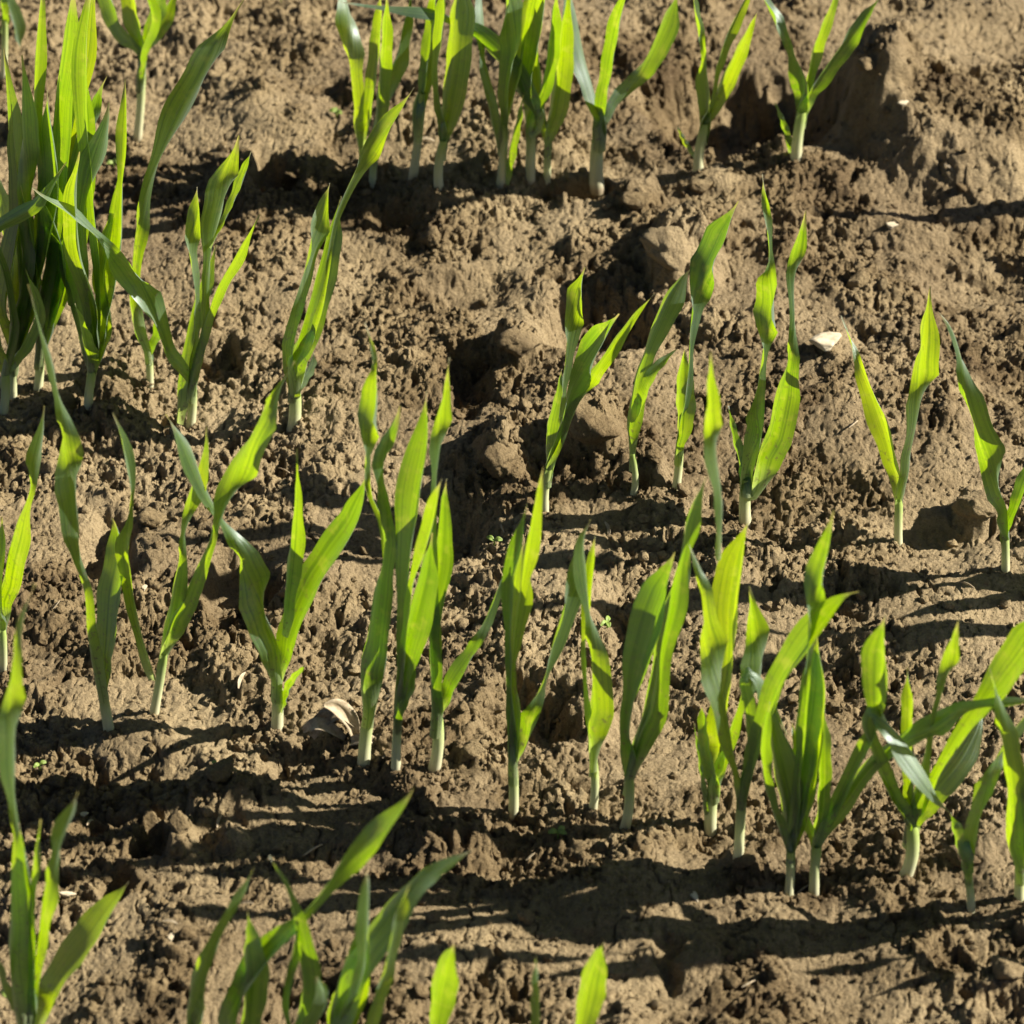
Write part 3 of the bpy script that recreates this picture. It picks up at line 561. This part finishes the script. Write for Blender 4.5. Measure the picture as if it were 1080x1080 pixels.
for i, (px, py, r, lab) in enumerate(CLODS):
    p = on_ground(px, py + r * 1.0); o = link('soil_clod', BIG[i % 4]); r /= 1000
    o.location = (p[0], p[1], hz(p[0], p[1]) + r * .28); o.scale = (r, r * random.uniform(.85, 1.1), r * random.uniform(.9, 1.05))
    o.rotation_euler = (random.uniform(-.3, .3), random.uniform(-.3, .3), random.uniform(0, 6.28)); tag(o, lab, 'soil clod', GC)
for i in range(270):
    x = random.uniform(-.19, .2); y = random.uniform(-.27, .33); r = random.choice([1.6, 1.8, 2.0, 2.3, 2.6, 3.2]) / 1000
    if perlin(np.array([x]), np.array([y]), .05, 5)[0] < -.12: x += .02
    o = link('small_clod', SML[i % 6]); o.location = (x, y, hz(x, y) + r * .38); o.scale = (r * random.uniform(.85, 1.25), r, r * random.uniform(.8, 1.1))
    o.rotation_euler = (random.uniform(-1, 1), random.uniform(-1, 1), random.uniform(0, 6.28))
    tag(o, 'small crumbly brown lump of soil lying loose on the bare ground', 'soil clod', 'small loose lumps of soil')

def crumbs(n, base, rlo, rhi, power, seed, x0=-.22, x1=.24, y0=-.31, y1=.37, at=None):
    v, f = base; r = np.random.default_rng(seed)
    X = r.uniform(x0, x1, n); Y = r.uniform(y0, y1, n)
    keep = r.random(n) < .22 + .78 * crumbly(X, Y); X, Y = (X[keep], Y[keep]) if at is None else at; n = len(X)
    R = rlo + (rhi - rlo) * r.random(n) ** power
    Z = height(X, Y) + R * .25
    sc = R[:, None] * r.uniform(.7, 1.2, (n, 3)); jit = 1 + r.uniform(-.24, .24, (n, len(v)))
    a = r.uniform(0, 6.28, n); b = r.uniform(-1, 1, n)
    P = v[None] * jit[..., None] * sc[:, None, :]
    ca, sa, cb, sb = np.cos(a)[:, None], np.sin(a)[:, None], np.cos(b)[:, None], np.sin(b)[:, None]
    x, y, z = P[..., 0], P[..., 1], P[..., 2]; y, z = y * cb - z * sb, y * sb + z * cb; x, y = x * ca - y * sa, x * sa + y * ca
    P = np.stack([x + X[:, None], y + Y[:, None], z + Z[:, None]], -1).reshape(-1, 3)
    F = (f[None] + (np.arange(n) * len(v))[:, None, None]).reshape(-1, 3)
    return P, F
octa = (np.array([(1, 0, 0), (-1, 0, 0), (0, 1, 0), (0, -1, 0), (0, 0, 1), (0, 0, -1)], float), np.array([(0, 2, 4), (2, 1, 4), (1, 3, 4), (3, 0, 4), (2, 0, 5), (1, 2, 5), (3, 1, 5), (0, 3, 5)]))
parts = [crumbs(42000, octa, .0003, .00065, 1.5, 5), crumbs(14000, ico(1), .0006, .0013, 1.8, 6), crumbs(2300, ico(2), .0010, .0021, 2.0, 7)]
fx, fy = [], []
for label, group, foot, top, ws, leaves in PLANTS:                                  # soil crumbled round every stem foot
    b = on_ground(*foot)
    for q in range(26): a = random.uniform(0, 6.28); d = random.uniform(.0018, .0046); fx.append(b[0] + math.cos(a) * d); fy.append(b[1] + math.sin(a) * d - .0004)
parts.append(crumbs(len(fx), ico(1), .0004, .0011, 1.2, 8, at=(np.array(fx), np.array(fy))))
PV, PF, off = [], [], 0
for v_, f_ in parts: PV.append(v_); PF.append(f_ + off); off += len(v_)
cr = link('soil_crumbs', mesh_np('soil_crumbs', np.vstack(PV), np.vstack(PF), M_SOIL, False)); cr['kind'] = 'stuff'
tag(cr, 'fine crumbs of dry brown soil strewn over the ground', 'soil')

# ------------------------------------------------------------------ stones, dry leaf, husks, weeds
STM = mesh_np('pale_stone', *(lambda m: (np.array([x.co[:] for x in m.vertices]), np.array([list(p.vertices) for p in m.polygons])))(clod_mesh(77, 4, .6)), M_STONE, True)
STONES = [(870, 364, 8.5, 4.6, 3.4, .2, 'largest pale stone lying between the tall and the lone V shaped seedling'),
          (940, 239, 3.6, 2.0, 1.5, -.3, 'small pale stone on the shadow line right of the tall blades'),
          (952, 110, 3.4, 1.6, 1.3, .2, 'pale stone flake on the brown mound in the upper right'),
          (732, 947, 1.6, 2.4, 1.0, .5, 'tiny pale flake on the ground below the right group'),
          (152, 622, 1.5, 1.5, 1.3, 0, 'tiny pale pebble between two seedlings on the left'),
          (70, 944, 4.0, 1.1, 1.0, -.2, 'pale elongated flake right of the bushy corner seedling'),
          (88, 860, 2.2, 1.1, .9, 0, 'pale flake above the broad leaf of the corner seedling'),
          (180, 990, 1.5, 1.7, 1.2, 0, 'tiny pale pebble in the open ground at the lower left')]
for px, py, a, b, c, rz, lab in STONES:
    p = on_ground(px, py); o = link('pale_stone', STM); o.location = (p[0], p[1], hz(p[0], p[1]) + c / 1000 * .5); o.scale = (a / 1000, b / 1000 * 1.3, c / 1000)
    o.rotation_euler = (.1, 0, rz); tag(o, lab, 'stone', 'pale stones and flakes')

def ribbon(name, pts, widths, mat, thick=.0003, cup=.3):
    """curled strip through 3D points, real thickness"""
    q = crom(np.hstack([np.array(pts, float), np.array(widths)[:, None]]) * 1e4, 16) / 1e4; pts, widths = q[:, :3], np.maximum(q[:, 3], 1e-4); n = len(pts); T = np.gradient(pts, axis=0); T /= np.linalg.norm(T, axis=1)[:, None]
    V = []
    for i in range(n):
        s = np.cross(T[i], [0.2, -.6, .75]); s /= np.linalg.norm(s); nn = np.cross(s, T[i])
        top = [pts[i] + s * u * widths[i] + nn * (u * u * widths[i] * cup) for u in (-1, -.5, 0, .5, 1)]
        V += top + [q - nn * thick for q in top[::-1]]
    return mesh_np(name, V, grid_faces(10, n, True), mat, True)
# dry curled leaf by the foot of the tall seedling
p = on_ground(358, 782); b = np.array([p[0], p[1], hz(p[0], p[1])])
root = bpy.data.objects.new('dry_leaf', None); C.objects.link(root); root.location = b
root.scale = (.9, .9, 1.05); tag(root, 'dry beige curled leaf standing at the foot of the tall seedling', 'dry leaf')
link('blade', ribbon('blade', [(.006, 0, .000), (.004, .001, .007), (-.001, .001, .0125), (-.005, 0, .0145)], [.0012, .0028, .0030, .0008], M_STRAW, cup=.8), root)
link('blade', ribbon('blade', [(-.013, 0, .004), (-.009, -.002, .008), (-.005, -.001, .007), (.002, 0, .001)], [.0007, .0020, .0022, .0010], M_STRAW, cup=.6), root)
link('blade', ribbon('blade', [(-.010, .002, .000), (-.006, .003, .006), (.001, .003, .009), (.006, .002, .005)], [.0012, .0026, .0030, .0012], M_STRAW, cup=1.0), root)
link('blade', ribbon('blade', [(.004, -.002, .001), (.010, -.003, .003), (.014, -.002, .001)], [.0015, .0018, .0005], M_STRAW, cup=.6), root)
HUSK = ribbon('straw_bit', [(-.004, 0, .0006), (-.001, .0004, .0012), (.002, .0002, .0009), (.004, -.0004, .0002)], [.0003, .0007, .0006, .0002], M_STRAW, cup=.5)
HS = [(255, 720), (232, 868), (1000, 180), (560, 132), (700, 690), (848, 940), (530, 560), (600, 655), (410, 800), (95, 870), (300, 500), (900, 450), (640, 560), (330, 900), (480, 1020), (790, 1040),
      (760, 700), (60, 640), (460, 620), (1020, 620), (560, 905), (180, 975), (260, 955), (450, 150)]
for i, (px, py) in enumerate(HS):
    p = on_ground(px, py); o = link('straw_bit', HUSK); o.location = (p[0], p[1], hz(p[0], p[1]) + .0006); o.rotation_euler = (random.uniform(-.3, .3), random.uniform(-.3, .3), random.uniform(0, 6.28))
    s = random.uniform(.5, 1.0); o.scale = (s, s, s); tag(o, 'tiny pale bit of straw or husk lying on the soil', 'straw', 'bits of straw on the soil')
WEEDS = [(521, 578, 1.0, 'tiny yellow green weed sprout in the centre near the deep shadow'), (120, 178, .9, 'tiny weed sprout behind the upper left clump'),
         (228, 815, .9, 'small grey green weed sprout on the flat clod at the left'), (355, 125, 1.0, 'pale weed sprout left of the thin top row seedling'),
         (42, 812, .8, 'tiny weed sprout right of the long leaf at the left edge'), (640, 664, 1.0, 'whitish weed sprout between two seedlings at the centre'),
         (12, 1065, 1.5, 'pale leafed weed at the foot of the corner seedling'), (588, 885, 1.0, 'thin weed sprout in the shadow below the centre seedlings'),
         (296, 6, 1.2, 'tiny weed sprout at the top edge of the photo')]
for i, (px, py, s, lab) in enumerate(WEEDS):
    p = on_ground(px, py); b = np.array([p[0], p[1], hz(p[0], p[1])]); root = bpy.data.objects.new('weed_sprout', None); C.objects.link(root); root.location = b
    tag(root, lab, 'weed', 'tiny weed sprouts')
    link('stem', ribbon('stem', [(0, 0, -.001), (.0002, 0, .0012), (0, 0, .003 * s)], [.0003, .00025, .0002], M_WEED), root)
    for q in range(2 + i % 2):
        a = q * 2.6 + i; c_, s_ = math.cos(a) * s, math.sin(a) * s
        link('leaf', ribbon('leaf', [(0, 0, .0028 * s), (.0014 * c_, .0014 * s_, .0036 * s), (.0030 * c_, .0030 * s_, .0032 * s)], [.0003, .0009 * s, .0003], M_WEED, .00015), root)
for m in bpy.data.materials:
    if m.users == 0: bpy.data.materials.remove(m)
